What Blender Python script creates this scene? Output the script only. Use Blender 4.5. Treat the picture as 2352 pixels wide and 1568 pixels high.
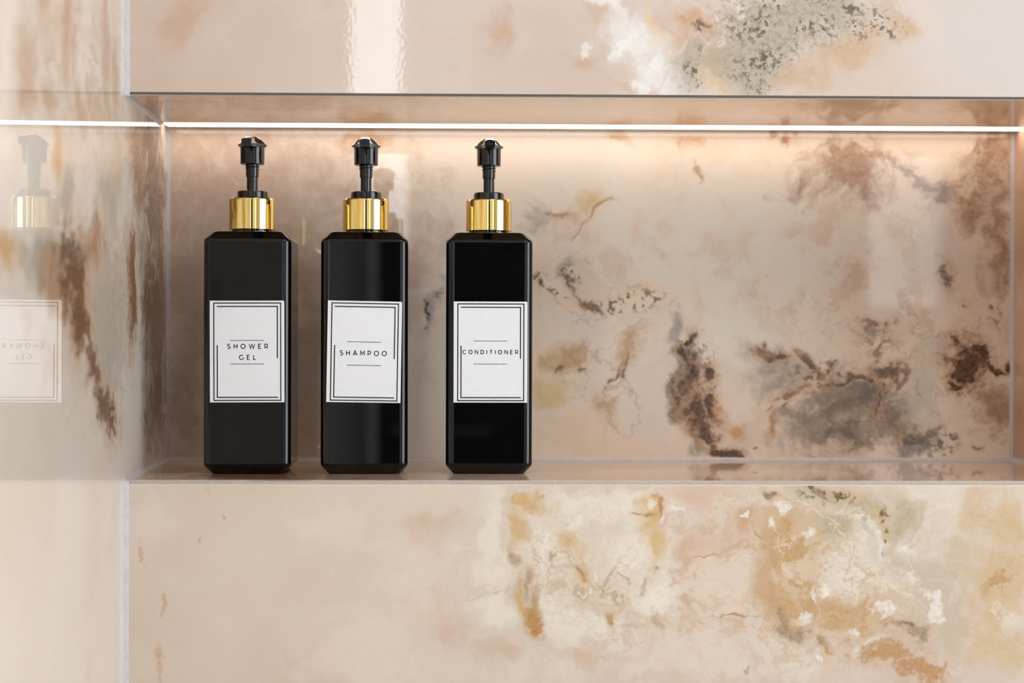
import bpy, bmesh, math
from mathutils import Vector, Matrix

for o in list(bpy.data.objects):
    bpy.data.objects.remove(o)
scene = bpy.context.scene
C = scene.collection

# ------------------------------------------------------------------ camera
ZS = 1.20                       # height of the niche shelf above the floor
D = .20525                      # niche depth
XL0, XL1 = -.27863, -.28612     # left wall at the front plane / at the niche back
XR = .48563                     # right end of the niche
ZT = ZS + .3004                 # niche soffit
ZU = ZS + .30247                # lower edge of the wall above it
cam_d = bpy.data.cameras.new('camera')
cam_d.lens = 56.17
cam_d.sensor_width = 36.0
cam_d.clip_start = .01
cam = bpy.data.objects.new('camera', cam_d)
C.objects.link(cam)
cam.matrix_world = (Matrix.Translation((0, -1.25, ZS + .11653)) @ Matrix.Rotation(-.01841, 4, 'Z')
                    @ Matrix.Rotation(math.pi / 2 - .00591, 4, 'X') @ Matrix.Rotation(.00302, 4, 'Z'))
cam_d.dof.use_dof = True
cam_d.dof.focus_distance = 1.308
cam_d.dof.aperture_fstop = 4.0
scene.camera = cam

# ------------------------------------------------------------------ light and exposure
WINDOW_DAYLIGHT = 5.6
SLOT_DAYLIGHT = 6.0
FILL_LAMP = 9.5
LED_LIGHT = 5.0
scene.view_settings.view_transform = 'Standard'
scene.view_settings.look = 'None'
scene.view_settings.gamma = 1.0
scene.view_settings.use_curve_mapping = False
scene.view_settings.exposure = 0.09
scene.cycles.adaptive_threshold = .025
scene.cycles.max_bounces = 4
scene.cycles.caustics_reflective = False
scene.cycles.diffuse_bounces = 3
scene.cycles.glossy_bounces = 3
world = bpy.data.worlds.new('world')
scene.world = world
world.use_nodes = True
world.node_tree.nodes['Background'].inputs[0].default_value = (.75, .85, 1, 1)
world.node_tree.nodes['Background'].inputs[1].default_value = .5


# ------------------------------------------------------------------ node helpers
def lin(c):
    f = lambda v: v / 12.92 if v <= .04045 else ((v + .055) / 1.055) ** 2.4
    return tuple(f(v / 255) for v in c) + (1,)


def new_mat(name):
    m = bpy.data.materials.new(name)
    m.use_nodes = True
    nt = m.node_tree
    return m, nt, nt.nodes['Principled BSDF']


class NT:
    def __init__(s, nt):
        s.nt = nt

    def put(s, sock, v):
        if v is None:
            return
        if isinstance(v, bpy.types.NodeSocket):
            s.nt.links.new(v, sock)
        else:
            sock.default_value = v

    def math(s, op, a, b=None, clamp=False):
        n = s.nt.nodes.new('ShaderNodeMath'); n.operation = op; n.use_clamp = clamp
        s.put(n.inputs[0], a); s.put(n.inputs[1], b)
        return n.outputs[0]

    def vmath(s, op, a, b=None, scale=None):
        n = s.nt.nodes.new('ShaderNodeVectorMath'); n.operation = op
        s.put(n.inputs[0], a); s.put(n.inputs[1], b)
        if scale is not None:
            s.put(n.inputs['Scale'], scale)
        return n.outputs['Value'] if op == 'LENGTH' else n.outputs['Vector']

    def noise(s, vec, scale, detail=4, rough=.55, dist=0, dims='3D'):
        n = s.nt.nodes.new('ShaderNodeTexNoise')
        n.noise_dimensions = dims
        s.put(n.inputs['Vector'], vec)
        n.inputs['Scale'].default_value = scale
        n.inputs['Detail'].default_value = detail
        n.inputs['Roughness'].default_value = rough
        n.inputs['Distortion'].default_value = dist
        return n

    def smooth(s, v, a, b, lo=0., hi=1.):
        """smooth step: lo at a, hi at b (a < b)"""
        n = s.nt.nodes.new('ShaderNodeMapRange'); n.interpolation_type = 'SMOOTHSTEP'
        s.put(n.inputs['Value'], v)
        n.inputs['From Min'].default_value = a; n.inputs['From Max'].default_value = b
        n.inputs['To Min'].default_value = lo; n.inputs['To Max'].default_value = hi
        return n.outputs[0]

    def mix(s, fac, a, b):
        n = s.nt.nodes.new('ShaderNodeMix'); n.data_type = 'RGBA'; n.clamp_factor = True
        s.put(n.inputs[0], fac); s.put(n.inputs[6], a); s.put(n.inputs[7], b)
        return n.outputs[2]

    def blob(s, vec, b):
        """squared distance from an ellipse's centre in units of its radii; vec carries 1 as its third component"""
        cx, cy, r0, r1 = (v / 1000 for v in b[:4])
        t = b[4] % 180
        if t in (0, 90):
            if t == 90:
                r0, r1 = r1, r0
            n = s.nt.nodes.new('ShaderNodeVectorMath'); n.operation = 'MULTIPLY_ADD'
            s.put(n.inputs[0], vec); n.inputs[1].default_value = (1 / r0, 1 / r1, 0)
            n.inputs[2].default_value = (-cx / r0, -cy / r1, 0)
            d = s.nt.nodes.new('ShaderNodeVectorMath'); d.operation = 'DOT_PRODUCT'
            s.put(d.inputs[0], n.outputs[0]); s.put(d.inputs[1], n.outputs[0])
            return d.outputs['Value']
        c, q = math.cos(math.radians(t)), math.sin(math.radians(t))
        u = s.dot(vec, (c / r0, q / r0, -(c * cx + q * cy) / r0))
        v = s.dot(vec, (-q / r1, c / r1, -(-q * cx + c * cy) / r1))
        v = s.math('MULTIPLY', v, v)
        m = s.nt.nodes.new('ShaderNodeMath'); m.operation = 'MULTIPLY_ADD'
        s.put(m.inputs[0], u); s.put(m.inputs[1], u); s.put(m.inputs[2], v)
        return m.outputs[0]

    def dot(s, a, b):
        n = s.nt.nodes.new('ShaderNodeVectorMath'); n.operation = 'DOT_PRODUCT'
        s.put(n.inputs[0], a); n.inputs[1].default_value = b
        return n.outputs['Value']


# markings of the stone, and corner shade painted on the left wall, measured on each slab in millimetres: (kind, colour, strength, [(u, v, radius, radius, turn)])
MARBLE = {
 'upper': dict(base=(217, 199, 185), base2=(212, 191, 174), layers=[
  ('cloud', (212, 202, 192), 0.9, [(396.7, 1544.3, 79.1, 75.2, -179)]),
  ('cloud', (204, 170, 142), 0.75, [(8.7, 1555.4, 27.2, 15.3, 90), (85.6, 1564.4, 11.6, 10.2, 90), (114.1, 1515.3, 12.9, 10.2, 90), (76.5, 1532.7, 11.6, 8.8, -179), (-230.7, 1560.6, 20.3, 20.2, 58)]),
  ('cloud', (238, 232, 224), 0.95, [(108.8, 1551, 25.6, 20.4, 161), (129.4, 1522.2, 20.5, 17, -179), (146.5, 1515.5, 14.3, 13.6, -178), (91.7, 1569.6, 13.6, 10.2, -179)]),
  ('patch', (240, 236, 230), 0.9, [(74.8, 1539.5, 6.8, 5.8, 90), (122.6, 1511.9, 8.9, 5.5, 150), (132.8, 1535.8, 10.2, 5.5, 140), (105.4, 1545.8, 13.6, 4.1, -130)]),
  ('cloud', (226, 200, 158), 0.8, [(126.5, 1564.7, 15.3, 6.1, 90), (180.7, 1515.7, 13.7, 13.6, -164), (132.9, 1506.9, 10.2, 4.8, -180)]),
  ('cloud', (202, 158, 118), 0.9, [(163.5, 1558.1, 29, 19.8, -179), (187.5, 1532.7, 17, 13.7, 90)]),
  ('mottle', (140, 112, 90), 0.9, [(163.5, 1555.8, 16.4, 7.5, -180), (175.5, 1548, 6.8, 4.8, -179)]),
  ('cloud', (184, 170, 148), 0.97, [(235.3, 1565.4, 68.5, 32.4, -172), (211.4, 1534.6, 46.2, 25.6, -170), (161.9, 1527.5, 20.5, 20.4, -161), (276.4, 1565.7, 44.6, 22.2, -170)]),
  ('patch', (236, 226, 212), 0.6, [(197.6, 1573.7, 7.5, 3.4, 90), (187.4, 1546.4, 8.9, 2.7, 80), (180.5, 1563.4, 8.2, 2.7, 120)]),
  ('cloud', (204, 172, 138), 0.9, [(285.1, 1537.4, 44.6, 10.9, -145), (252.6, 1518.8, 20.6, 11.6, -180), (324.4, 1564.3, 17.1, 13.7, 131)]),
  ('grain', (140, 130, 114), 0.5, [(231.9, 1556.9, 58.2, 37.5, -180)]),
  ('speck', (98, 84, 70), 0.95, [(235.3, 1562, 68.5, 32.4, -180), (220, 1526.1, 36, 17, -170), (167, 1522.4, 20.4, 15.7, 90), (295.3, 1557.3, 37.7, 11.6, -155), (166.9, 1553, 13.7, 8.2, -180)]),
  ('speck2', (92, 82, 70), 0.8, [(290.1, 1567.5, 17.2, 13.6, -179), (262.8, 1545.1, 10.3, 9.6, -179), (207.9, 1556.7, 17.1, 17, -163), (214.9, 1529.5, 20.5, 10.2, -170), (167, 1525.8, 13.6, 8.9, 90), (307.3, 1554, 15.4, 4.1, -155)]),
 ]),
 'back': dict(base=(232, 216, 196), base2=(225, 206, 184), layers=[
  ('marl', (206, 172, 136), 0.75, [(255.1, 1322.1, 259.3, 167, -180)]),
  ('marl', (222, 210, 194), 0.6, [(155.6, 1282.1, 222.9, 119.2, -180)]),
  ('cloud', (224, 215, 198), 0.95, [(230.8, 1413.5, 131.5, 79.5, -180), (87.4, 1460.4, 47.6, 43.6, -179), (231.2, 1318.1, 63.6, 43.9, 90)]),
  ('cloud', (190, 162, 140), 0.7, [(-217, 1395.8, 166, 118.2, 90), (-268.1, 1340.3, 150.1, 35.4, 90), (-90.6, 1380.4, 102.9, 63.3, 90)]),
  ('cloud', (158, 118, 86), 0.85, [(336.4, 1465.6, 55.9, 37.8, -180), (464.4, 1462.3, 55.8, 30.1, 90), (470.8, 1398.5, 51.8, 20.1, 90), (446.6, 1430.3, 31.9, 20, 90), (274.4, 1489.2, 12, 7.2, -180), (471.5, 1243, 27.9, 24.1, 91)]),
  ('cloud', (200, 150, 95), 0.7, [(-102.8, 1495.1, 23.7, 15.8, -180), (186.7, 1490.7, 19.9, 9.9, -180), (123.1, 1488.4, 11.9, 7.9, -180)]),
  ('patch', (175, 115, 75), 0.8, [(274.4, 1493.9, 8, 5.6, 70), (262.4, 1498.6, 5.6, 4, 90)]),
  ('cloud', (226, 200, 170), 0.8, [(55.9, 1377, 23.8, 21.8, -180), (129.5, 1352.7, 43.7, 16.7, 172), (71.9, 1349.3, 31.8, 11.9, -180), (48.3, 1293.7, 23.8, 15.9, 90), (72.3, 1222.3, 35.8, 19.9, -180), (124, 1218.4, 39.8, 19.9, -180)]),
  ('cloud', (216, 202, 188), 0.9, [(87.9, 1319.6, 24.6, 23, -180), (151.7, 1254.3, 43.7, 23.9, 90), (103.9, 1289.9, 23.8, 8.7, 90), (414.7, 1398.3, 47.8, 24, 90)]),
  ('cloud', (208, 180, 124), 0.8, [(93.9, 1430.3, 19.1, 15.9, -180), (60.3, 1262, 23.8, 23.8, 148)]),
  ('patch', (160, 125, 80), 0.6, [(104.2, 1423.2, 16.7, 2, -140), (60.6, 1425.4, 14.3, 2, 155), (195.6, 1460.2, 7.5, 2.8, 110), (87.6, 1404.9, 7.9, 2, -120)]),
  ('cloud', (150, 142, 132), 0.7, [(48.7, 1420.6, 15.9, 11.9, 90), (83.7, 1373.2, 11.9, 11.9, -168), (417.2, 1449.3, 14.4, 14.3, -179), (-43, 1333.1, 23.8, 6.3, 90)]),
  ('patch', (140, 136, 132), 0.7, [(397.1, 1461.9, 33.9, 3.2, 138), (420.4, 1452.1, 9.6, 6.4, 70), (413.7, 1441.3, 7.2, 3.2, -180)]),
  ('speck2', (70, 56, 46), 0.95, [(54.8, 1363.1, 13.5, 13.5, -163), (85.7, 1368.4, 13.5, 6.4, 90), (73.5, 1352.5, 10.3, 4.8, -180), (119.6, 1352.7, 15.9, 7.9, -180), (-43, 1333.1, 23.8, 7.1, 90)]),
  ('patch', (86, 70, 60), 0.9, [(94.2, 1345.4, 9.5, 4.4, 160), (85.8, 1361.3, 9.5, 2.4, 115), (54.8, 1361.2, 5.6, 3.2, 90), (422, 1370.4, 7.2, 3.6, 75)]),
  ('cloud', (180, 144, 98), 0.85, [(133.7, 1295.9, 25.8, 12.7, 75), (73.7, 1293, 19.9, 14.3, -180), (116, 1247, 13.5, 11.9, 180), (135.6, 1309.8, 11.9, 10.3, 90)]),
  ('patch', (104, 74, 44), 0.9, [(121.4, 1274.8, 11.1, 2.4, 65), (90.4, 1281.1, 8.7, 3.2, -180), (67.3, 1286.6, 5.6, 2.8, -180), (131.7, 1282, 8.7, 3.2, 70)]),
  ('cloud', (150, 142, 134), 0.85, [(169.4, 1315.9, 23.8, 9.6, 90), (173.5, 1290.1, 23.8, 8.8, 90), (198.9, 1214.6, 13.6, 11.1, 180), (181.6, 1254.3, 23.9, 10.4, 90)]),
  ('cloud', (104, 82, 68), 0.95, [(182.8, 1260.3, 27.8, 15.9, 90), (197.6, 1238.4, 23.9, 21.5, 91), (191.5, 1282.2, 23.9, 17.5, 90)]),
  ('patch', (54, 42, 36), 1, [(188.2, 1310.8, 11.1, 5.6, 80), (181.5, 1291.7, 9.5, 6.4, 100), (193.9, 1275, 15.9, 9.5, 165), (209, 1280.6, 10.4, 7.2, 160), (191.5, 1262.3, 10.3, 8, 90)]),
  ('mottle', (60, 48, 40), 0.9, [(191.4, 1290.1, 23.9, 13.5, 90), (195.5, 1262.3, 23.9, 14.3, 90)]),
  ('patch', (80, 52, 36), 1, [(201.2, 1242.4, 21.5, 16.7, 100), (213.5, 1252.4, 17.5, 11.2, 100), (211.6, 1230.5, 9.5, 8.8, 91)]),
  ('cloud', (196, 144, 84), 0.9, [(230.7, 1228.6, 19.9, 9.6, 112), (221.5, 1248.4, 11.9, 5.6, 90)]),
  ('patch', (66, 42, 28), 1, [(219.6, 1209, 16.8, 6.8, 148), (211.6, 1218.6, 5.6, 4.8, 91)]),
  ('cloud', (160, 142, 124), 0.9, [(275.2, 1280, 37.9, 27.9, -180), (299.4, 1222.7, 36, 23.9, -180), (315.2, 1262.6, 24, 19.9, 180)]),
  ('cloud', (126, 106, 88), 0.95, [(335.3, 1248.7, 48, 37.8, 180), (337.4, 1224.8, 38, 23.9, -180), (379.3, 1238.8, 23.9, 20, 91)]),
  ('cloud', (110, 96, 82), 0.9, [(341.4, 1222.8, 28, 19.9, 180), (351.2, 1262.7, 20, 15.9, 180)]),
  ('patch', (104, 78, 52), 0.95, [(266.4, 1301.1, 14.4, 4, 162), (294.3, 1295.2, 15.2, 5.2, 142), (308.8, 1283.3, 7.2, 4.8, 160), (259.2, 1306.2, 4.8, 3.2, 90)]),
  ('patch', (96, 76, 60), 0.85, [(328, 1273.8, 24.8, 2.8, -180), (361.6, 1279.4, 16.8, 6.4, 165), (303.2, 1286.4, 5.6, 4.8, 90)]),
  ('patch', (64, 52, 44), 0.9, [(363.6, 1259.9, 14.4, 2, 110), (366.5, 1248.8, 8.8, 2, 95), (379.2, 1274.7, 8.8, 4.8, 90)]),
  ('patch', (136, 88, 52), 0.9, [(280.1, 1257.7, 16, 3.2, -166), (265.8, 1246.5, 5.2, 2.8, -180), (277.8, 1244.6, 4, 2.8, 90), (265.4, 1231.4, 11.1, 2.8, 80), (291.3, 1265.7, 5.6, 3.2, 70)]),
  ('cloud', (196, 146, 92), 0.7, [(265.8, 1228.6, 17.5, 6.4, 80), (295.2, 1268.5, 8.8, 8, 91)]),
  ('mottle', (178, 160, 142), 0.6, [(315.3, 1238.7, 44, 27.9, -180), (351.4, 1230.8, 28, 23.9, 180)]),
  ('patch', (92, 88, 82), 0.9, [(398.6, 1226.1, 10.4, 8.8, 160), (389.1, 1211.7, 11.2, 4.8, 80), (407.4, 1232.9, 9.6, 4, -150)]),
  ('mottle', (110, 84, 60), 0.9, [(411.9, 1211, 30.1, 12, -180), (371.3, 1248.8, 23.9, 12, 90), (395.4, 1222.9, 20, 16, 180)]),
  ('cloud', (196, 186, 168), 0.85, [(413.1, 1290.7, 24.7, 24, 92), (403.3, 1262.8, 23.9, 20, 91)]),
  ('patch', (142, 138, 126), 0.9, [(358.2, 1321.6, 10.4, 8, -170)]),
  ('patch', (112, 92, 72), 0.8, [(359.7, 1327.6, 9.6, 2.8, -170), (359.1, 1299.7, 14.4, 2, -140), (354.3, 1296.5, 5.6, 3.2, -180)]),
  ('mottle', (150, 110, 74), 0.8, [(359, 1306.5, 24, 15.9, -180), (445.1, 1314.7, 14.4, 9.6, -180), (471.1, 1334.7, 16, 15.9, 173)]),
  ('patch', (70, 40, 26), 1, [(446.4, 1288.4, 20.1, 19.9, 170), (474.5, 1287.7, 17.7, 5.2, 158), (436.9, 1269.2, 8, 5.2, -150), (453.2, 1298.8, 10.4, 8, 180), (487.3, 1294.9, 9.6, 4.8, 90)]),
  ('mottle', (150, 110, 84), 0.7, [(445.2, 1288.8, 13.6, 12, 91)]),
  ('vein', (150, 112, 78), 0.4, [(87.8, 1349.4, 59.6, 35.7, -180), (123.8, 1278, 63.6, 59.6, 180), (395.1, 1302.6, 99.6, 72.1, 90), (315.2, 1270.5, 59.9, 39.8, -180)]),
  ('grain', (132, 108, 88), 0.4, [(335.3, 1242.7, 80, 43.8, -180), (338.4, 1465.6, 44, 31.8, -180), (454.5, 1454.2, 59.7, 28.1, 90), (451.3, 1282.8, 47.9, 32.1, 90)]),
  ('speck2', (96, 74, 54), 0.8, [(195.4, 1282.2, 43.7, 27.9, 90), (407.5, 1218.9, 32.1, 19.9, -180), (303.2, 1282.5, 40, 15.9, -180), (451.3, 1282.8, 27.9, 24.1, 91), (127.6, 1345.5, 43.7, 11.9, -180)]),
  ('patch', (50, 40, 34), 1, [(187.4, 1308, 10.3, 4.4, 80), (181.9, 1290.1, 10.3, 6.4, 100), (193.1, 1275.8, 10.4, 7.2, 160), (209, 1279.8, 8, 6, 160), (189.5, 1262.3, 10.3, 6.4, 90), (184.4, 1250.3, 4.8, 4, 90)]),
  ('patch', (74, 47, 32), 1, [(202.8, 1244.4, 15.9, 12.7, 100), (214.7, 1252.4, 13.5, 7.2, 98), (207.6, 1228.5, 8.8, 8, 180), (220.4, 1209.1, 15.2, 5.6, 148)]),
  ('patch', (66, 37, 24), 1, [(446.4, 1287.6, 16.8, 16, 58), (475.3, 1286.9, 16, 4, 158), (437.7, 1269.2, 8.8, 5.2, -150), (455.2, 1299.6, 10.4, 7.2, -180), (489.3, 1292.9, 10.4, 5.6, 90)]),
  ('patch', (84, 66, 52), 0.9, [(295.1, 1293.6, 12, 3.6, 142), (268, 1300.7, 10.4, 2.8, 162), (363.2, 1279.4, 15.2, 5.2, 165), (331.2, 1273.4, 24, 2.4, -180), (364, 1257.9, 15.2, 2, 108)]),
  ('patch', (110, 70, 44), 0.85, [(455.6, 1209.8, 6, 2.4, -180), (461.8, 1347.5, 3.6, 2.4, -180), (432.1, 1342.6, 3.2, 2.4, 90), (249.6, 1208.7, 3.2, 1.6, -180)]),
 ]),
 'lower': dict(base=(216, 199, 181), base2=(211, 190, 171), layers=[
  ('marl', (226, 214, 196), 0.7, [(185.6, 1126.4, 260.4, 112.9, 180)]),
  ('mottle', (198, 162, 120), 0.7, [(219.9, 1123, 212.7, 102.7, 180), (48.8, 1133.2, 58, 54.6, 91)]),
  ('marl', (212, 182, 156), 0.5, [(-36.4, 1122.9, 68.2, 54.5, 90), (168.5, 1133.2, 102.7, 85.5, 180)]),
  ('cloud', (224, 206, 190), 0.8, [(-123.2, 1165.5, 37.3, 25.5, 180), (-50, 1122.9, 47.7, 30.6, 90), (-87.3, 1065, 54.4, 30.7, 180), (155, 1064.8, 75.3, 23.9, 180), (-263.8, 1173.9, 27, 20.4, 180)]),
  ('cloud', (216, 194, 178), 0.6, [(-233.3, 1150.1, 47.4, 37.4, 180), (-185.8, 1088.9, 61, 40.8, 180)]),
  ('cloud', (232, 220, 202), 0.95, [(7.8, 1153.7, 51.2, 20.5, 90), (55.6, 1146.9, 44.4, 37.6, 180), (118.8, 1145.2, 41, 34.2, 180), (97.8, 1181, 58.1, 17.1, -180), (140.1, 1107.3, 27.4, 20.5, 180), (76.2, 1092.2, 41, 20.5, 180), (8, 1099.1, 20.5, 17, 91)]),
  ('cloud', (206, 176, 150), 0.7, [(-41.6, 1167.3, 20.4, 13.6, 180), (-22.7, 1082, 20.5, 20.4, 122), (14.9, 1064.9, 20.5, 10.2, 180)]),
  ('mottle', (234, 224, 208), 0.8, [(41.9, 1150.3, 37.5, 30.7, 90), (100, 1140.1, 41.1, 40.9, 140), (134.3, 1109.3, 24, 20.5, 179), (75.9, 1181, 37.6, 13.7, -180)]),
  ('cloud', (208, 170, 112), 0.9, [(30.3, 1160.5, 15.7, 8.9, 90), (38.7, 1181, 21.1, 6.1, -172), (69.9, 1150.3, 13.7, 12.3, 91), (79.5, 1133.2, 14.3, 11.6, 180), (131.7, 1170.5, 15.7, 11.6, 90), (137.9, 1153.7, 20.5, 8.9, 90), (31.8, 1102.5, 23.9, 5.5, 105)]),
  ('cloud', (176, 150, 120), 0.95, [(24.2, 1137.3, 10.2, 6.1, 90), (36.9, 1117.8, 17.1, 5.5, 100), (58, 1141.1, 5.5, 4.1, 90), (48.9, 1102.5, 12.3, 5.5, 90)]),
  ('patch', (182, 156, 112), 0.75, [(100, 1131.5, 9.6, 2.1, -160), (95.3, 1124.7, 7.5, 2, 110), (110.3, 1124.7, 8.2, 2, 135), (83.7, 1117.8, 6.8, 5.5, 91)]),
  ('patch', (182, 130, 66), 0.95, [(45.5, 1088.1, 9.6, 7.5, 120), (40.4, 1093.9, 6.8, 4.1, 160), (102.2, 1100.8, 6.8, 2.7, 90), (76.1, 1133.2, 6.8, 3.4, 150), (50.3, 1186.1, 2.7, 2, 180), (140.7, 1130.8, 3.1, 1.7, 170), (125.9, 1173.6, 8.9, 1.4, 170), (136.8, 1177, 8.2, 1.4, 100)]),
  ('patch', (180, 158, 126), 0.85, [(138.1, 1088.1, 10.3, 6.8, 105), (126.4, 1118.9, 6.8, 2.7, 70), (105.2, 1117.8, 10.3, 2.7, 140), (200.3, 1053.5, 2.7, 2.1, 180)]),
  ('patch', (236, 228, 214), 0.85, [(51.5, 1150.3, 12.3, 4.1, 75), (85.4, 1121.9, 7.5, 2.4, 75), (152.5, 1174.9, 8.9, 2.4, 168), (140.3, 1168.1, 3.4, 3.1, 179), (130.6, 1179.4, 3.1, 2.7, 180), (72.6, 1167.4, 10.2, 4.8, -150)]),
  ('cloud', (212, 176, 148), 0.75, [(164.8, 1187.9, 24, 9.6, -180), (201.2, 1166.4, 19.2, 15.8, 91), (79.1, 1068.3, 15, 10.3, 180), (175.2, 1150.3, 20.6, 13.7, 180)]),
  ('cloud', (226, 206, 186), 0.8, [(190.8, 1117.9, 30.8, 27.4, 91)]),
  ('cloud', (198, 158, 120), 0.85, [(221.7, 1114.4, 24, 13.7, 90), (202.6, 1170.9, 10.3, 8.2, 91)]),
  ('patch', (178, 128, 76), 0.7, [(180, 1146.2, 11, 0.9, -166), (197.4, 1094.6, 13, 1, 170), (216.3, 1157.2, 8.2, 1, 130)]),
  ('cloud', (182, 164, 134), 1, [(259.1, 1188.1, 32.6, 15.7, 160), (291.8, 1171, 24.1, 20.5, 180), (330.7, 1172.7, 20.7, 20.5, 159), (271.3, 1157.3, 34.4, 15.4, 140)]),
  ('cloud', (198, 180, 158), 1, [(357.4, 1123, 46.3, 37.9, 91), (326.3, 1140.2, 37.9, 17.1, 140), (367.9, 1081.8, 20.7, 20.6, 155)]),
  ('cloud', (192, 152, 102), 1, [(241.1, 1143.5, 42.9, 19.2, 118), (257.7, 1116.2, 41.2, 17.8, 142), (288.7, 1099, 37.9, 17.1, 155), (237.1, 1102.5, 21.9, 18.9, 91)]),
  ('cloud', (206, 176, 138), 0.95, [(405.6, 1123, 48.1, 37.9, 91), (415.8, 1166.6, 34.3, 31, 91), (388.2, 1174.5, 27.4, 20.7, 91), (409.3, 1071.5, 38, 30.9, 179), (226.6, 1174.3, 20.5, 6.9, 90)]),
  ('mottle', (228, 214, 190), 0.8, [(288.7, 1090.1, 31, 15.4, 170), (416.1, 1105.9, 27.5, 20.7, 91), (243.9, 1133.3, 30.8, 20.6, 90)]),
  ('mottle', (186, 140, 86), 0.8, [(287, 1092.2, 27.5, 12.3, 180), (405.7, 1119.6, 20.7, 20.6, 158), (42.1, 1092.2, 13.7, 13.6, 130)]),
  ('patch', (228, 216, 192), 0.7, [(254, 1170.9, 37.8, 1, 142), (285.1, 1140.1, 30.9, 1, 138), (326.5, 1109.3, 34.4, 1, 147), (233.5, 1147, 20.6, 1, 115)]),
  ('mottle', (230, 222, 210), 0.9, [(309.1, 1150.4, 25.8, 20.5, 160), (291.8, 1167.5, 20.6, 13.7, 150), (333.3, 1129.9, 20.7, 13.7, 140), (343.5, 1150.4, 13.8, 13.7, 158)]),
  ('patch', (236, 228, 216), 0.9, [(347.8, 1101.8, 15.2, 4.8, 138), (350.6, 1095.6, 7.6, 6.2, -161), (252.6, 1098.3, 8.9, 6.2, -170), (231, 1176, 7.5, 5.5, 111), (227.3, 1162.4, 4.1, 2.7, 90), (252.4, 1152.1, 4.8, 2.7, 110), (275.5, 1121.3, 4.8, 4.8, 153), (316.2, 1098.7, 7.6, 6.2, 150), (271, 1062.7, 6.2, 3.1, 160), (309.8, 1075, 7.5, 4.8, -150), (299.1, 1085.3, 4.8, 2.7, 150), (203.3, 1170.9, 3.1, 2.1, 160), (263.2, 1119.6, 6.2, 2.1, 130), (302.6, 1064.7, 5.5, 2.8, 90)]),
  ('patch', (156, 134, 104), 0.95, [(243.4, 1088.1, 17.2, 7.5, 164), (275.7, 1073, 10.3, 5.1, 145), (326.9, 1086, 9, 3.4, 165), (337.9, 1081.9, 11, 6.9, 160), (233.7, 1093.9, 4.8, 4.1, 179)]),
  ('patch', (120, 104, 88), 0.85, [(325.9, 1087, 5.5, 2.1, 160), (224.1, 1191.4, 6.9, 3.4, 125), (257.4, 1188, 11.7, 2.7, 145)]),
  ('cloud', (196, 164, 112), 0.8, [(307.3, 1171, 12.3, 8.3, 90), (275.2, 1187.4, 15.1, 8.2, 180), (315.9, 1157.3, 12.4, 4.8, 110)]),
  ('patch', (84, 68, 44), 0.9, [(307.3, 1175.1, 4.1, 2.4, 90), (309.7, 1168.2, 2.7, 1, 90)]),
  ('speck2', (76, 62, 46), 0.9, [(275.2, 1187.4, 15.1, 8.9, 180), (309, 1167.6, 15.1, 7.6, 90), (254, 1188, 17.2, 8.9, 160), (317.7, 1153.9, 12.4, 3.4, 105)]),
  ('vein', (238, 228, 212), 0.3, [(292, 1136.7, 89.4, 68.5, 180), (76.1, 1140, 88.8, 61.5, 180), (391.9, 1116.2, 78.9, 48.3, 90)]),
  ('vein', (190, 146, 92), 0.5, [(65.9, 1116.1, 82, 61.5, 180), (230.2, 1123, 68.5, 41.2, 90), (402.1, 1133.3, 68.6, 34.5, 90)]),
  ('grain', (206, 178, 140), 0.35, [(288.6, 1123, 96.2, 82.2, 179), (76.1, 1136.6, 68.3, 58.1, 180)]),
  ('patch', (184, 134, 80), 0.95, [(323.2, 1060.6, 22.7, 11.6, 158), (343.9, 1049.3, 18.6, 14.4, 150), (278.5, 1068.2, 8.9, 1.7, 145)]),
  ('patch', (196, 158, 120), 0.8, [(-258.7, 1149.4, 9.5, 1.7, 105), (-249.5, 1102.5, 8.8, 2.7, 75), (-246.7, 1056.6, 12.2, 5.4, 105), (-209.7, 1189.2, 6.1, 0.8, 110), (-202.9, 1169.9, 3.4, 1.4, 90), (-223.2, 1153.5, 2.7, 1, 90)]),
 ]),
 'left': dict(base=(222, 209, 195), base2=(216, 200, 183), layers=[
  ('marl', (196, 166, 136), 0.7, [(-181.9, 1478.4, 267.3, 74.2, -171), (-140.1, 1376.5, 271.6, 126.1, -176)]),
  ('mottle', (184, 152, 122), 0.45, [(-168.7, 1495, 274.5, 66.3, -170), (-79.8, 1367.1, 238.3, 120.4, -177)]),
  ('marl', (230, 220, 208), 0.7, [(-243.7, 1400.8, 188.2, 70.6, -174)]),
  ('cloud', (186, 152, 120), 0.85, [(-207.9, 1513.9, 39.7, 20, 87), (-307.7, 1471.9, 32.2, 27.3, 58), (-81, 1525.4, 57, 22.1, 89), (-255.6, 1459, 23.3, 15.8, -165), (-39.9, 1506.6, 29.8, 20.2, 83), (-154.8, 1464.7, 28.2, 17.5, -167), (-309.6, 1446.1, 35.2, 17.6, -169), (-267.2, 1513.2, 17.4, 14.3, -129)]),
  ('cloud', (232, 218, 204), 0.8, [(-358.2, 1451.4, 72.5, 27.5, 89), (-141, 1517.6, 45.1, 19.9, 88), (-243.8, 1419.9, 23.7, 16.2, -169)]),
  ('cloud', (178, 166, 148), 0.95, [(-71.5, 1322.8, 90.1, 73.5, -180), (-4.2, 1421.1, 90.3, 30.3, -175), (-277.4, 1358.4, 61.3, 18.4, -177), (82.8, 1388.8, 50.8, 45.2, 80), (-207.3, 1401.1, 37.9, 19.7, -174)]),
  ('cloud', (204, 158, 100), 0.9, [(-354, 1355.1, 37.2, 19.4, -177), (-232, 1429.4, 17.6, 15.8, -137), (81.9, 1482.6, 33.2, 12.9, -172)]),
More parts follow.
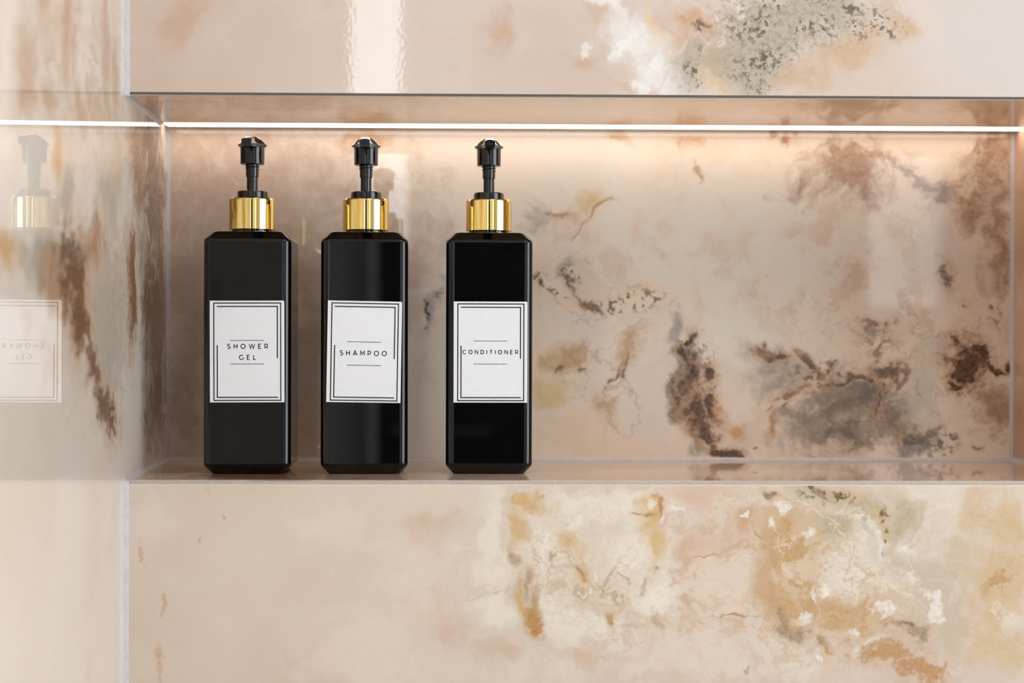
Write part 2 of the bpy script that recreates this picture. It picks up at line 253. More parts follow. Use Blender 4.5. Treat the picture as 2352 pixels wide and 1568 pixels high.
  ('cloud', (162, 118, 80), 0.95, [(-118.3, 1377.7, 50.5, 18.4, -176), (24, 1351, 44.9, 22.6, 90), (65.9, 1452, 48.8, 38.7, -165), (42.1, 1467.1, 39, 17.4, -172), (-231.5, 1349.4, 48.1, 19.3, -178), (-160.8, 1337, 35.7, 32.5, -175)]),
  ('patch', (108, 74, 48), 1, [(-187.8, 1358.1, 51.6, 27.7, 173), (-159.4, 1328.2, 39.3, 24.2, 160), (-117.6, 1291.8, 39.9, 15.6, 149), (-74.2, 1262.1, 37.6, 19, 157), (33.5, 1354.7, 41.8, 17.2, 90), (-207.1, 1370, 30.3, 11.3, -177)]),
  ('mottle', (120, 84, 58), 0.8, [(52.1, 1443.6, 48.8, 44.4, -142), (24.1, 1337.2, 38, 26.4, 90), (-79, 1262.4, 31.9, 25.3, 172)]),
  ('cloud', (112, 84, 64), 0.95, [(138, 1444.5, 78.9, 72.5, -137), (148.2, 1331.7, 125.2, 77.1, 91), (102.9, 1474.2, 55.6, 21.8, -172)]),  # brown stone, plus niche corner shade painted into the colour
  ('cloud', (222, 214, 200), 0.8, [(5, 1411.7, 40.4, 30.4, -170), (-140.4, 1418.6, 36.1, 17.1, 89), (22.8, 1492.4, 27.8, 18.7, 84)]),
 ]),
 'shelf': dict(base=(214, 184, 160), base2=(204, 170, 142), layers=[
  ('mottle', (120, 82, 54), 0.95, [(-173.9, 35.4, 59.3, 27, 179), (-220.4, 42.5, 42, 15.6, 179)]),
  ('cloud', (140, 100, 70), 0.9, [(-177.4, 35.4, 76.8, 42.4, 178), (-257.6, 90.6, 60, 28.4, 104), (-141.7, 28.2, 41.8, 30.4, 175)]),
  ('cloud', (226, 206, 188), 0.8, [(215, 77.4, 182.8, 57.6, -178), (105.8, 75.7, 50.3, 42.8, 70)]),
 ]),
 'soffit': dict(base=(214, 180, 152), base2=(200, 164, 132), layers=[
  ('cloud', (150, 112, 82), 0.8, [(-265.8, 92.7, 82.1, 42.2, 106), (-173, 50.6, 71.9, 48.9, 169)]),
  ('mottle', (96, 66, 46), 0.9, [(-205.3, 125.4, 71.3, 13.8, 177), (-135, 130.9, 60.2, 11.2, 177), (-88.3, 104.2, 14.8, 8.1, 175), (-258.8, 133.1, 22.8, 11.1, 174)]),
  ('cloud', (216, 176, 110), 0.7, [(-12.6, 69.5, 77.3, 21.5, 91)]),
  ('cloud', (186, 130, 84), 0.8, [(175.3, 88.1, 53.6, 14.5, 82), (246.7, 59.1, 62.2, 21.1, 78), (388.8, 53.4, 79.3, 20.6, 72)]),
 ]),
 'side': dict(base=(206, 172, 144), base2=(192, 156, 126), layers=[
 ]),
}


def stain_group(name, kind, strength, blobs):
    """mask of one family of markings: nearest ellipse, its outline frayed and its inside broken up by noises"""
    t = bpy.data.node_groups.new(name, 'ShaderNodeTree')
    t.interface.new_socket('Where', in_out='INPUT', socket_type='NodeSocketVector')
    for k in ('Broad', 'Medium', 'Fine', 'Grain', 'Thread'):
        t.interface.new_socket(k, in_out='INPUT', socket_type='NodeSocketFloat')
    t.interface.new_socket('Mask', in_out='OUTPUT', socket_type='NodeSocketFloat')
    t.interface.new_socket('Halo', in_out='OUTPUT', socket_type='NodeSocketFloat')
    gi, go = t.nodes.new('NodeGroupInput'), t.nodes.new('NodeGroupOutput')
    N = NT(t)
    W, nB, nC, nD, nE, nV = gi.outputs[:6]
    d = None
    for b in blobs:
        L = N.blob(W, b)
        d = L if d is None else N.math('MINIMUM', d, L)
    r = N.math('SQRT', d)
    fray = lambda r, n, k: N.math('ADD', r, N.math('MULTIPLY', N.math('SUBTRACT', n, .5), k))
    mul = lambda *v: v[0] if len(v) == 1 else N.math('MULTIPLY', v[0], mul(*v[1:]))
    if kind == 'cloud':
        r = fray(fray(r, nB, 1.5), nC, 1.5)
        f = mul(N.smooth(r, .15, 1.25, 1, 0), N.smooth(nD, .25, .65, .8 * strength, strength))
    elif kind == 'patch':
        r = fray(fray(r, nC, 1.4), nD, 1.8)
        f = mul(N.smooth(r, .45, 1.1, 1, 0), N.smooth(nE, .3, .6, strength, .72 * strength))
        t.links.new(N.smooth(r, .5, 2.1, .45, 0), go.inputs[1])
    else:
        r = fray(r, nC, 1.2)
        f = N.smooth(r, .35, 1.2, 1, 0)
        if kind == 'vein':
            dv = N.math('ABSOLUTE', N.math('SUBTRACT', nV, .5))
            f = mul(f, N.smooth(dv, .0, .016, strength, 0))
        elif kind == 'speck':
            f = mul(f, N.smooth(nE, .49, .59, 0, strength), N.smooth(nC, .44, .58))
        elif kind == 'speck2':
            f = mul(f, N.smooth(nD, .52, .62, 0, strength))
        elif kind == 'marl':
            f = mul(f, N.smooth(fray(nB, nD, .35), .44, .66, 0, strength))
        elif kind == 'mottle':
            f = mul(f, N.smooth(fray(nC, nE, .4), .44, .64, 0, strength))
        elif kind == 'grain':
            f = mul(f, N.smooth(nE, .40, .70, 0, strength))
    t.links.new(f, go.inputs[0])
    return t


def touches(b, cell):
    """does an ellipse, with its fraying, reach the rectangle (u0, u1, v0, v1)?"""
    c, q = math.cos(math.radians(b[4])), math.sin(math.radians(b[4]))
    k = 2.4
    eu = k * math.hypot(b[2] * c, b[3] * q) / 1000 + .014
    ev = k * math.hypot(b[2] * q, b[3] * c) / 1000 + .014
    u, v = b[0] / 1000, b[1] / 1000
    return cell[0] - eu < u < cell[1] + eu and cell[2] - ev < v < cell[3] + ev


def marble(wall, axes, seed, fine=1.0, rough=.028, ripple=.10, cell=None):
    """polished onyx-look porcelain: clouded base, then the slab's own veins and stains"""
    spec = MARBLE[wall]
    m, nt, bsdf = new_mat('onyx_tile_' + wall)
    N = NT(nt)
    tc = nt.nodes.new('ShaderNodeTexCoord')
    sp = nt.nodes.new('ShaderNodeSeparateXYZ'); nt.links.new(tc.outputs['Object'], sp.inputs[0])
    cb = nt.nodes.new('ShaderNodeCombineXYZ')
    nt.links.new(sp.outputs[axes[0]], cb.inputs[0]); nt.links.new(sp.outputs[axes[1]], cb.inputs[1])
    P = cb.outputs[0]
    S = N.vmath('ADD', P, (seed * 1.37, seed * .71, seed * 2.3))
    n1 = N.noise(S, 14, 6, .57, dims='2D')
    W = N.vmath('ADD', P, N.vmath('MULTIPLY', N.vmath('SUBTRACT', n1.outputs['Color'], (.5, .5, .5)), (.056 * fine, .056 * fine, 0)))
    W = N.vmath('ADD', W, (0, 0, 1))
    SW = N.vmath('ADD', W, (seed * .9, seed * 1.9, seed))
    nB = N.noise(SW, 22, 3, .55, dims='2D').outputs[0]
    nC = N.noise(SW, 70, 4, .6, dims='2D').outputs[0]
    nD = N.noise(S, 130, 3, .62, dims='2D').outputs[0]
    nE = N.noise(S, 240, 3, .68, dims='2D').outputs[0]
    nV = N.noise(SW, 16, 4, .55, dims='2D').outputs[0]
    nL = N.noise(S, 5, 2, .5, dims='2D').outputs[0]
    col = N.mix(N.smooth(nL, .35, .65), lin(spec['base']), lin(spec['base2']))
    # faint cloudiness of the whole slab
    col = N.mix(N.math('MULTIPLY', N.smooth(nB, .40, .80), .22), col, lin((228, 214, 200)))
    col = N.mix(N.math('MULTIPLY', N.smooth(nC, .52, .80), .08), col, lin((196, 160, 130)))
    for i, (kind, c, st, blobs) in enumerate(spec['layers']):
        if cell:        # only the markings that reach this piece of the slab
            blobs = [b for b in blobs if touches(b, cell)]
            if not blobs:
                continue
        g = nt.nodes.new('ShaderNodeGroup')
        g.node_tree = stain_group('%s_%s_%d' % (wall, kind, i), kind, st, blobs)
        for sock, v in zip(g.inputs, (W, nB, nC, nD, nE, nV)):
            nt.links.new(v, sock)
        if kind == 'patch' and sum(c) < 420:
            col = N.mix(g.outputs[1], col, lin((188, 148, 112)))
        col = N.mix(g.outputs[0], col, lin(c))
    nt.links.new(col, bsdf.inputs['Base Color'])
    bsdf.inputs['Roughness'].default_value = rough
    bsdf.inputs['IOR'].default_value = 1.5
    # polish ripple of the glaze
    if ripple < .01:
        return m
    bp = nt.nodes.new('ShaderNodeBump')
    bp.inputs['Strength'].default_value = ripple
    bp.inputs['Distance'].default_value = .0004
    nt.links.new(N.noise(P, 300, 0, .5, dims='2D').outputs[0], bp.inputs['Height'])
    nt.links.new(bp.outputs[0], bsdf.inputs['Normal'])
    return m


def plain(name, rgb, rough=.5, metal=0., grain=0., gscale=300., ior=1.5):
    m, nt, bsdf = new_mat(name)
    N = NT(nt)
    bsdf.inputs['Roughness'].default_value = rough
    bsdf.inputs['Metallic'].default_value = metal
    bsdf.inputs['IOR'].default_value = ior
    tc = nt.nodes.new('ShaderNodeTexCoord')
    n = N.noise(tc.outputs['Object'], gscale, 1, .6).outputs[0]
    d = tuple(v * (1 - grain) for v in lin(rgb)[:3]) + (1,)
    col = N.mix(N.smooth(n, .42, .62), lin(rgb), d)
    nt.links.new(col, bsdf.inputs['Base Color'])
    return m


def glow(name, rgb, strength, vary=0.):
    m, nt, bsdf = new_mat(name)
    N = NT(nt)
    bsdf.inputs['Base Color'].default_value = (.8, .8, .8, 1)
    bsdf.inputs['Roughness'].default_value = .4
    bsdf.inputs['Emission Color'].default_value = tuple(rgb) + (1,)
    bsdf.inputs['Emission Strength'].default_value = strength
    return m


M = {
    'caulk': plain('silicone_caulk', (196, 190, 188), .35, 0, .08, 200),
    'grout': plain('grey_grout', (190, 182, 174), .8, 0, .18, 900),
    'shadegrout': plain('shaded_grey_grout', (128, 122, 116), .8, 0, .2, 900),  # grey grout, its colour darkened for the shaded soffit joint
    'edge': plain('glaze_edge', (232, 222, 206), .3, 0, .05, 400),
    'black': plain('black_gloss_plastic', (9, 8, 8), .02, 0, .2, 60, 1.44),
    'blackpump': plain('black_pump_plastic', (16, 15, 15), .14, 0, .2, 60),
    'hole': plain('nozzle_shadow_plastic', (6, 6, 6), .6, 0, .1, 60),
    'gold': plain('polished_gold', (246, 216, 134), .05, 1, .04, 40),
    'paper': plain('white_label_paper', (232, 231, 231), .45, 0, .015, 200),
    'ink': plain('black_ink', (10, 10, 11), .6, 0, .1, 200),
    'greyink': plain('grey_ink', (52, 52, 54), .6, 0, .1, 200),
    'plaster': plain('white_plaster', (238, 237, 235), .8, 0, .03, 40),
    'taupe': plain('dark_taupe_plaster', (30, 27, 25), .7, 0, .1, 20),
    'floor': plain('beige_floor_tile', (188, 184, 178), .3, 0, .1, 12),
    'frame': plain('dark_window_frame', (30, 28, 27), .4, 0, .1, 60),
    'alu': plain('aluminium_channel', (150, 146, 142), .4, .8, .1, 200),
    'day': glow('frosted_window_daylight', (.84, .94, 1.06), WINDOW_DAYLIGHT),
    'slot': glow('frosted_slot_daylight', (.95, .97, 1.0), SLOT_DAYLIGHT),
    'slot_dim': glow('frosted_shaded_daylight', (.95, .97, 1.0), SLOT_DAYLIGHT * .4),
    'lamp': glow('fill_panel_glow', (1.0, .98, .95), FILL_LAMP),
    'led': glow('led_diffuser_glow', (1.0, .875, .80), LED_LIGHT),
}


# slab: (axes, seed, warp, roughness, ripple, cuts along u, cuts along v)
STEP = lambda a, b, n: [a + (b - a) * i / n for i in range(n + 1)]
SLAB = {
    'upper': ((0, 2), 1, 1., .028, .022, STEP(-.30, .50, 8), [1.495, 1.62]),
    'back': ((0, 2), 2, 1., .03, 0, STEP(-.30, .50, 8), STEP(1.19, 1.51, 3)),
    'lower': ((0, 2), 3, 1., .03, 0, STEP(-.30, .50, 8), [1.0, 1.10, 1.205]),
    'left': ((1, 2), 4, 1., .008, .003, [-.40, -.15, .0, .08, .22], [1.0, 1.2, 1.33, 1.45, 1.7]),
    'shelf': ((0, 1), 5, .35, .03, 0, [], []),
    'soffit': ((0, 1), 6, .35, .03, 0, [], []),
    'side': ((1, 2), 7, 1., .03, 0, [], []),
}


def lay_marble(o, wall):
    """cut the slab into pieces that each carry only their own markings (one continuous pattern)"""
    axes, seed, fine, rough, ripple, us, vs = SLAB[wall]
    me = o.data
    me.materials.clear()
    if not us:
        if wall not in M:
            M[wall] = marble(wall, axes, seed, fine, rough, ripple)
        me.materials.append(M[wall])
        return o
    bm = bmesh.new(); bm.from_mesh(me)
    for ax, cuts in ((axes[0], us), (axes[1], vs)):
        for c in cuts:
            co, no = [0, 0, 0], [0, 0, 0]
            co[ax], no[ax] = c, 1
            bmesh.ops.bisect_plane(bm, geom=bm.verts[:] + bm.edges[:] + bm.faces[:], plane_co=co, plane_no=no, dist=1e-6)
    U, Vv = [-9.] + us + [9.], [-9.] + vs + [9.]
    slots = {}
    for f in bm.faces:
        p = f.calc_center_median()
        i = max(k for k in range(len(U) - 1) if p[axes[0]] >= U[k])
        j = max(k for k in range(len(Vv) - 1) if p[axes[1]] >= Vv[k])
        cell = (U[i], U[i + 1], Vv[j], Vv[j + 1])
        key = tuple(b for L in MARBLE[wall]['layers'] for b in L[3] if touches(b, cell))
        if key not in slots:
            slots[key] = len(slots)
            me.materials.append(marble(wall, axes, seed, fine, rough, ripple, cell))
        f.material_index = slots[key]
    bm.to_mesh(me); bm.free()
    return o


# ------------------------------------------------------------------ mesh helpers
def mesh_obj(name, verts, faces, mat, parent=None, smooth=False):
    me = bpy.data.meshes.new(name)
    me.from_pydata([tuple(v) for v in verts], [], faces)
    bm = bmesh.new(); bm.from_mesh(me)
    bmesh.ops.recalc_face_normals(bm, faces=bm.faces)
    bm.to_mesh(me); bm.free()
    if smooth:
        for p in me.polygons:
            p.use_smooth = True
    o = bpy.data.objects.new(name, me)
    if mat in SLAB:
        lay_marble(o, mat)
    else:
        me.materials.append(M[mat])
    C.objects.link(o)
    if parent:
        o.parent = parent
    return o


def boxes(name, lst, mat, parent=None):
    V, Fc = [], []
    for x0, x1, y0, y1, z0, z1 in lst:
        b = len(V)
        V += [(x, y, z) for x in (x0, x1) for y in (y0, y1) for z in (z0, z1)]
        Fc += [tuple(b + i for i in f) for f in ((0, 1, 3, 2), (4, 6, 7, 5), (0, 4, 5, 1), (2, 3, 7, 6), (0, 2, 6, 4), (1, 5, 7, 3))]
    return mesh_obj(name, V, Fc, mat, parent)


def prism(name, sec0, sec1, mat, parent=None, smooth=False):
    """solid between two matching outlines"""
    n = len(sec0)
    V = list(sec0) + list(sec1)
    Fc = [tuple(range(n)), tuple(range(n, 2 * n))] + [(i, (i + 1) % n, n + (i + 1) % n, n + i) for i in range(n)]
    return mesh_obj(name, V, Fc, mat, parent, smooth)


def lathe(name, prof, mat, parent=None, seg=64, sharp=35):
    V, Fc = [], []
    full = [prof[0]]
    for p, q in zip(prof, prof[1:]):      # holding loops keep long walls straight under smooth shading
        if math.hypot(q[0] - p[0], q[1] - p[1]) > .002:
            full += [(p[0] + (q[0] - p[0]) * t, p[1] + (q[1] - p[1]) * t) for t in (.03, .97)]
        full.append(q)
    prof = full
    for r, z in prof:
        for i in range(seg):
            a = 2 * math.pi * i / seg
            V.append((r * math.cos(a), r * math.sin(a), z))
    for k in range(len(prof) - 1):
        for i in range(seg):
            j = (i + 1) % seg
            Fc.append((k * seg + i, k * seg + j, (k + 1) * seg + j, (k + 1) * seg + i))
    Fc.append(tuple(range(seg))); Fc.append(tuple((len(prof) - 1) * seg + i for i in range(seg)))
    o = mesh_obj(name, V, Fc, mat, parent, True)
    sharpen(o, sharp)
    return o


def sharpen(o, deg):
    bm = bmesh.new(); bm.from_mesh(o.data)
    for e in bm.edges:
        e.smooth = not (len(e.link_faces) == 2 and e.calc_face_angle(0) > math.radians(deg))
    bm.to_mesh(o.data); bm.free()


def structure(o):
    o['kind'] = 'structure'
    return o


def xl(y):
    return XL0 + (XL1 - XL0) * y / D


# ------------------------------------------------------------------ the niche wall
RX = 2.0          # right wall of the room
RY = -3.2         # rear wall
RZ = 2.6          # ceiling
TH = .010         # tile thickness
LE = -1.15        # free end of the left wall
E1 = .0034        # mitre
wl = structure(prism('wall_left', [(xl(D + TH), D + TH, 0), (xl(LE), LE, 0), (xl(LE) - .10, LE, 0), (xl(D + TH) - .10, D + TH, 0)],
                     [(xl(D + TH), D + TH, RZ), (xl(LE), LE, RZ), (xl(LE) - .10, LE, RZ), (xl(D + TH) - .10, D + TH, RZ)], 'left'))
wu = structure(prism('wall_upper', [(xl(0), 0, ZU), (xl(0), 0, RZ), (xl(TH), TH, RZ), (xl(TH), TH, ZT + TH), (xl(E1), E1, ZU + .0016)],
                     [(RX, 0, ZU), (RX, 0, RZ), (RX, TH, RZ), (RX, TH, ZT + TH), (RX, E1, ZU + .0016)], 'upper'))
wo = structure(prism('wall_lower', [(xl(0), 0, 0), (xl(0), 0, ZS - E1), (xl(E1), E1, ZS - E1 - .0004), (xl(TH), TH, ZS - TH), (xl(TH), TH, 0)],
                     [(RX, 0, 0), (RX, 0, ZS - E1), (RX, E1, ZS - E1 - .0004), (RX, TH, ZS - TH), (RX, TH, 0)], 'lower'))
wb = structure(prism('wall_back', [(xl(D), D, ZS), (xl(D), D, ZT + .02), (xl(D + TH), D + TH, ZT + .02), (xl(D + TH), D + TH, ZS)],
                     [(XR, D, ZS), (XR, D, ZT + .02), (XR, D + TH, ZT + .02), (XR, D + TH, ZS)], 'back'))
LY0, LY1 = .1670, .1920         # slot of the light strip
ns = structure(prism('wall_niche_shelf', [(xl(E1), E1, ZS), (xl(D), D, ZS), (xl(D), D, ZS - TH), (xl(TH), TH, ZS - TH), (xl(E1), E1, ZS - .0006)],
                     [(XR, E1, ZS), (XR, D, ZS), (XR, D, ZS - TH), (XR, TH, ZS - TH), (XR, E1, ZS - .0006)], 'shelf'))
nf = structure(prism('ceiling_niche_soffit', [(xl(E1), E1, ZT), (xl(LY0), LY0, ZT), (xl(LY0), LY0, ZT + TH), (xl(TH), TH, ZT + TH)],
                     [(XR, E1, ZT), (XR, LY0, ZT), (XR, LY0, ZT + TH), (XR, TH, ZT + TH)], 'soffit'))
boxes('rear_strip', [(xl(D), XR, LY1, D, ZT, ZT + TH)], 'soffit', nf)
nr = structure(boxes('wall_niche_end', [(XR, XR + TH, TH, D + TH, ZS - TH, ZT + TH)], 'side'))
# the front wall fills the height beside the niche, right of its end
wp = structure(prism('wall_pier', [(XR, 0, ZS - E1), (XR, 0, ZU), (XR, TH, ZU), (XR, TH, ZS - E1)],
                     [(RX, 0, ZS - E1), (RX, 0, ZU), (RX, TH, ZU), (RX, TH, ZS - E1)], 'side'))


def strip(name, sec, x1, mat, parent):
    """bar of constant section (y, z) running along the niche"""
    return prism(name, [(xl(y), y, z) for y, z in sec], [(x1, y, z) for y, z in sec], mat, parent)


# mitred edges: two glaze edges with a grout joint between them
strip('tile_edge', [(.0040, ZS + .00005), (.0034, ZS - .0006), (.0040, ZS - .0009)], XR, 'edge', ns)
strip('tile_edge', [(-.00005, ZS - .0034), (.0006, ZS - .0029), (.0010, ZS - .0036)], RX, 'edge', wo)
strip('grout_joint', [(.0035, ZS - .0007), (.0007, ZS - .0030), (.0030, ZS - .0034), (.0042, ZS - .0012)], XR, 'grout', ns)
strip('tile_edge', [(.0034, ZT - .00005), (.0024, ZT + .0004), (.0034, ZT + .0010)], XR, 'edge', nf)
strip('grout_joint', [(.0024, ZT + .0004), (.0003, ZU - .00005), (.0030, ZU + .0010)], XR, 'shadegrout', nf)

# silicone beads in the corners
CB = .0036


def bead(name, a, b, u, v, parent, w=CB):
    """triangular fillet from a to b, legs along u and v"""
    a, b, u, v = Vector(a), Vector(b), Vector(u), Vector(v)
    mid = (u + v) * .36
    return prism(name, [a, a + u * w, a + mid * w, a + v * w], [b, b + u * w, b + mid * w, b + v * w], 'caulk', parent)


ld = Vector((XL1 - XL0, D, 0)).normalized()
bead('caulk_bead', (xl(0), 0, ZT - .001), (xl(0), 0, RZ), (1, 0, 0), -ld, wu)
bead('caulk_bead', (xl(0), 0, 0), (xl(0), 0, ZS - .0005), (1, 0, 0), -ld, wo)
bead('caulk_bead', (xl(D), D, ZS), (xl(D), D, ZT), (1, 0, 0), -ld, wb, .0026)
bead('caulk_bead', (XR, D, ZS), (XR, D, ZT), (-1, 0, 0), (0, -1, 0), wb, .0026)
bead('caulk_bead', (xl(D), D, ZS), (XR, D, ZS), (0, -1, 0), (0, 0, 1), ns, .0026)
bead('caulk_bead', (xl(0), -.001, ZS - .0008), (xl(D), D, ZS), (1, 0, 0), (0, 0, 1), ns)
bead('caulk_bead', (XR, 0, ZS), (XR, D, ZS), (-1, 0, 0), (0, 0, 1), ns)
bead('caulk_bead', (xl(0), -.001, ZT + .0005), (xl(LY0), LY0, ZT), (1, 0, 0), (0, 0, -1), nf)
bead('caulk_bead', (XR, 0, ZT), (XR, LY0, ZT), (-1, 0, 0), (0, 0, -1), nf)

# light strip let into the soffit along the back
led = bpy.data.objects.new('led_strip', None); C.objects.link(led)
led.location = (0, (LY0 + LY1) / 2, ZT + .008)
led['label'] = 'glowing white light strip along the top of the niche'
led['category'] = 'light strip'


def at(o, p):
    """shift mesh data so that it sits right under its parent"""
    for v in o.data.vertices:
        v.co -= Vector(p)
    return o


lx = xl(LY0) + .0022
at(boxes('diffuser', [(lx, XR - .001, LY0 + .0008, LY1 - .0008, ZT - .0002, ZT + .002)], 'led', led), led.location)
at(boxes('channel', [(lx, XR - .001, LY0 + .0001, LY0 + .0007, ZT, ZT + .008), (lx, XR - .001, LY1 - .0007, LY1 - .0001, ZT, ZT + .008),
                     (lx, XR - .001, LY0 + .0001, LY1 - .0001, ZT + .0075, ZT + .008)], 'alu', led), led.location)

# ------------------------------------------------------------------ rest of the bathroom (behind the camera)
structure(boxes('floor', [(-1.3, RX, RY, D + TH, -.05, 0)], 'floor'))
structure(boxes('ceiling', [(-1.3, RX, RY, D + TH, RZ, RZ + .05)], 'plaster'))
structure(boxes('wall_far_left', [(-1.35, -1.3, RY, LE + .5, 0, RZ)], 'plaster'))
structure(boxes('wall_alcove', [(-1.3, xl(LE) - .10, LE + .4, LE + .5, 0, RZ)], 'plaster'))
WY0, WY1, WZ0, WZ1 = -2.1, -.40, .55, 2.35
structure(boxes('wall_right', [(RX, RX + .12, RY, 0, 0, WZ0), (RX, RX + .12, RY, 0, WZ1, RZ), (RX, RX + .12, RY, WY0, WZ0, WZ1), (RX, RX + .12, WY1, 0, WZ0, WZ1)], 'plaster'))
w1 = structure(boxes('window_1', [(RX + .05, RX + .06, WY0, WY1, WZ0, WZ1)], 'day'))
boxes('window_frame', [(RX + .02, RX + .07, WY0, WY0 + .05, WZ0, WZ1), (RX + .02, RX + .07, WY1 - .05, WY1, WZ0, WZ1),
                       (RX + .02, RX + .07, WY0, WY1, WZ0, WZ0 + .05), (RX + .02, RX + .07, WY0, WY1, WZ1 - .05, WZ1),
                       (RX + .02, RX + .07, -1.62, -1.56, WZ0, WZ1)], 'frame', w1)
S2 = (-.37, -.23, 1.30, 2.45)
S3 = (1.18, 1.40, 1.40, 1.92)
rear = []
xs = [-1.3, S2[0], S2[1], S3[0], S3[1], RX]
for i in range(5):
    if i == 1:
        rear += [(xs[1], xs[2], RY - .1, RY, 0, S2[2]), (xs[1], xs[2], RY - .1, RY, S2[3], RZ)]
    elif i == 3:
        rear += [(xs[3], xs[4], RY - .1, RY, 0, S3[2]), (xs[3], xs[4], RY - .1, RY, S3[3], RZ)]
    else:
        rear.append((xs[i], xs[i + 1], RY - .1, RY, 0, RZ))
structure(boxes('wall_rear', rear, 'plaster'))
d1 = structure(boxes('dark_panel_1', [(-.03, .36, RY, RY + .04, 0, 2.2)], 'taupe'))  # added dark panel, out of view; stands in for the photographer in reflections
boxes('dark_panel_frame', [(-.07, -.03, RY, RY + .06, 0, 2.25), (.36, .40, RY, RY + .06, 0, 2.25), (-.03, .36, RY, RY + .06, 2.2, 2.25)], 'plaster', d1)
boxes('dark_panel_handle', [(.01, .13, RY + .08, RY + .10, 1.03, 1.05), (.01, .03, RY + .04, RY + .08, 1.03, 1.05)], 'alu', d1)
structure(boxes('window_2', [(S2[0], S2[1], RY - .06, RY - .05, S2[2], S2[3])], 'slot'))
structure(boxes('window_3', [(S3[0], S3[1], RY - .06, RY - .05, S3[2], S3[3])], 'slot_dim'))
cl = bpy.data.objects.new('fill_lamp', None); C.objects.link(cl); cl.location = (.55, -1.35, RZ)  # added fill light, out of view, to brighten the walls and niche
cl['label'] = 'square fill light panel added under the bathroom ceiling'; cl['category'] = 'fill light'
at(boxes('fill_panel', [(.25, .85, -1.65, -1.05, RZ - .022, RZ - .012)], 'lamp', cl), cl.location)
at(boxes('fill_frame', [(.23, .25, -1.67, -1.03, RZ - .025, RZ), (.85, .87, -1.67, -1.03, RZ - .025, RZ),
                        (.25, .85, -1.67, -1.65, RZ - .025, RZ), (.25, .85, -1.05, -1.03, RZ - .025, RZ)], 'plaster', cl), cl.location)


# ------------------------------------------------------------------ lettering
def arc(cx, cy, rx, ry, a0, a1, n=14):
    return [(cx + rx * math.cos(math.radians(a0 + (a1 - a0) * i / n)), cy + ry * math.sin(math.radians(a0 + (a1 - a0) * i / n))) for i in range(n + 1)]


GLYPH = {   # width, strokes on a cap height of 1
    'H': (.70, [[(0, 0), (0, 1)], [(.70, 0), (.70, 1)], [(0, .52), (.70, .52)]]),
    'O': (.96, [arc(.48, .5, .48, .5, 0, 360, 32)]),
    'W': (1.26, [[(0, 1), (.33, 0), (.63, .98), (.93, 0), (1.26, 1)]]),
    'E': (.54, [[(.54, 0), (0, 0), (0, 1), (.52, 1)], [(0, .52), (.47, .52)]]),
    'R': (.64, [[(0, 0), (0, 1)] + [(.32, 1)] + arc(.32, .665, .29, .335, 90, -90, 12) + [(0, .33)], [(.36, .33), (.62, 0)]]),
    'L': (.50, [[(0, 1), (0, 0), (.50, 0)]]),
    'A': (.86, [[(0, 0), (.43, 1), (.86, 0)], [(.14, .28), (.72, .28)]]),
    'M': (.86, [[(0, 0), (0, 1), (.43, .30), (.86, 1), (.86, 0)]]),
    'P': (.62, [[(0, 0), (0, 1)] + [(.30, 1)] + arc(.30, .655, .31, .345, 90, -90, 12) + [(0, .31)]]),
    'N': (.72, [[(0, 0), (0, 1), (.72, 0), (.72, 1)]]),
    'D': (.80, [[(0, 0), (0, 1), (.33, 1)] + arc(.33, .5, .47, .5, 90, -90, 18) + [(0, 0)]]),
    'I': (.0, [[(0, 0), (0, 1)]]),
    'T': (.66, [[(0, 1), (.66, 1)], [(.33, 1), (.33, 0)]]),
    'C': (.80, [arc(.49, .5, .49, .5, 48, 312, 26)]),
    'G': (.84, [arc(.49, .5, .49, .5, 50, 318, 26) + [(.84, .20), (.84, .48)]]),
    'S': (.60, [arc(.31, .755, .27, .245, 35, 180, 10) + arc(.31, .755, .27, .235, 180, 262, 6)[1:] + arc(.30, .25, .30, .27, 82, 0, 6) + arc(.30, .25, .30, .25, 0, -150, 12)[1:]]),
}


class Ink:
    """flat printed strokes on the label, in label millimetres (x right, z up)"""
    def __init__(s):
        s.V, s.F = [], []

    def ribbon(s, pts, w, closed=False):
        P = [Vector((p[0], p[1])) for p in pts]
        Q = [P[0]]
        for p in P[1:]:
            if (p - Q[-1]).length > 1e-5:
                Q.append(p)
        P = Q
        if closed or ((P[0] - P[-1]).length < 1e-4 and len(P) > 3):
            closed = True
            if (P[0] - P[-1]).length < 1e-4:
                P.pop()
        n = len(P); b = len(s.V)
        for i in range(n):
            a = P[i - 1] if (i > 0 or closed) else None
            c = P[(i + 1) % n] if (i < n - 1 or closed) else None
            d0 = (P[i] - a).normalized() if a is not None else (c - P[i]).normalized()
            d1 = (c - P[i]).normalized() if c is not None else d0
            t = d0 + d1
            t = t.normalized() if t.length > 1e-6 else d0
            nr_ = Vector((-t.y, t.x)); k = nr_.dot(Vector((-d0.y, d0.x)))
            h = w / 2 / max(k, .38)
            s.V += [P[i] + nr_ * h, P[i] - nr_ * h]
        for i in range(n if closed else n - 1):
            j = (i + 1) % n
            s.F.append((b + 2 * i, b + 2 * i + 1, b + 2 * j + 1, b + 2 * j))

    def text(s, word, x0, x1, z0, z1, w):
        h = z1 - z0 - w
        wid = sum(GLYPH[c][0] for c in word) * h
        gap = (x1 - x0 - w - wid) / (len(word) - 1)
        x = x0 + w / 2
        for c in word:
            gw, st = GLYPH[c]
            for pl in st:
                s.ribbon([(x + p[0] * h, z0 + w / 2 + p[1] * h) for p in pl], w)
            x += gw * h + gap

    def build(s, name, mat, parent, y):
        o = mesh_obj(name, [(v.x / 1000, y, v.y / 1000) for v in s.V], s.F, mat, parent)
        return o


# ------------------------------------------------------------------ bottles
HW = .0355                       # half width of the square body


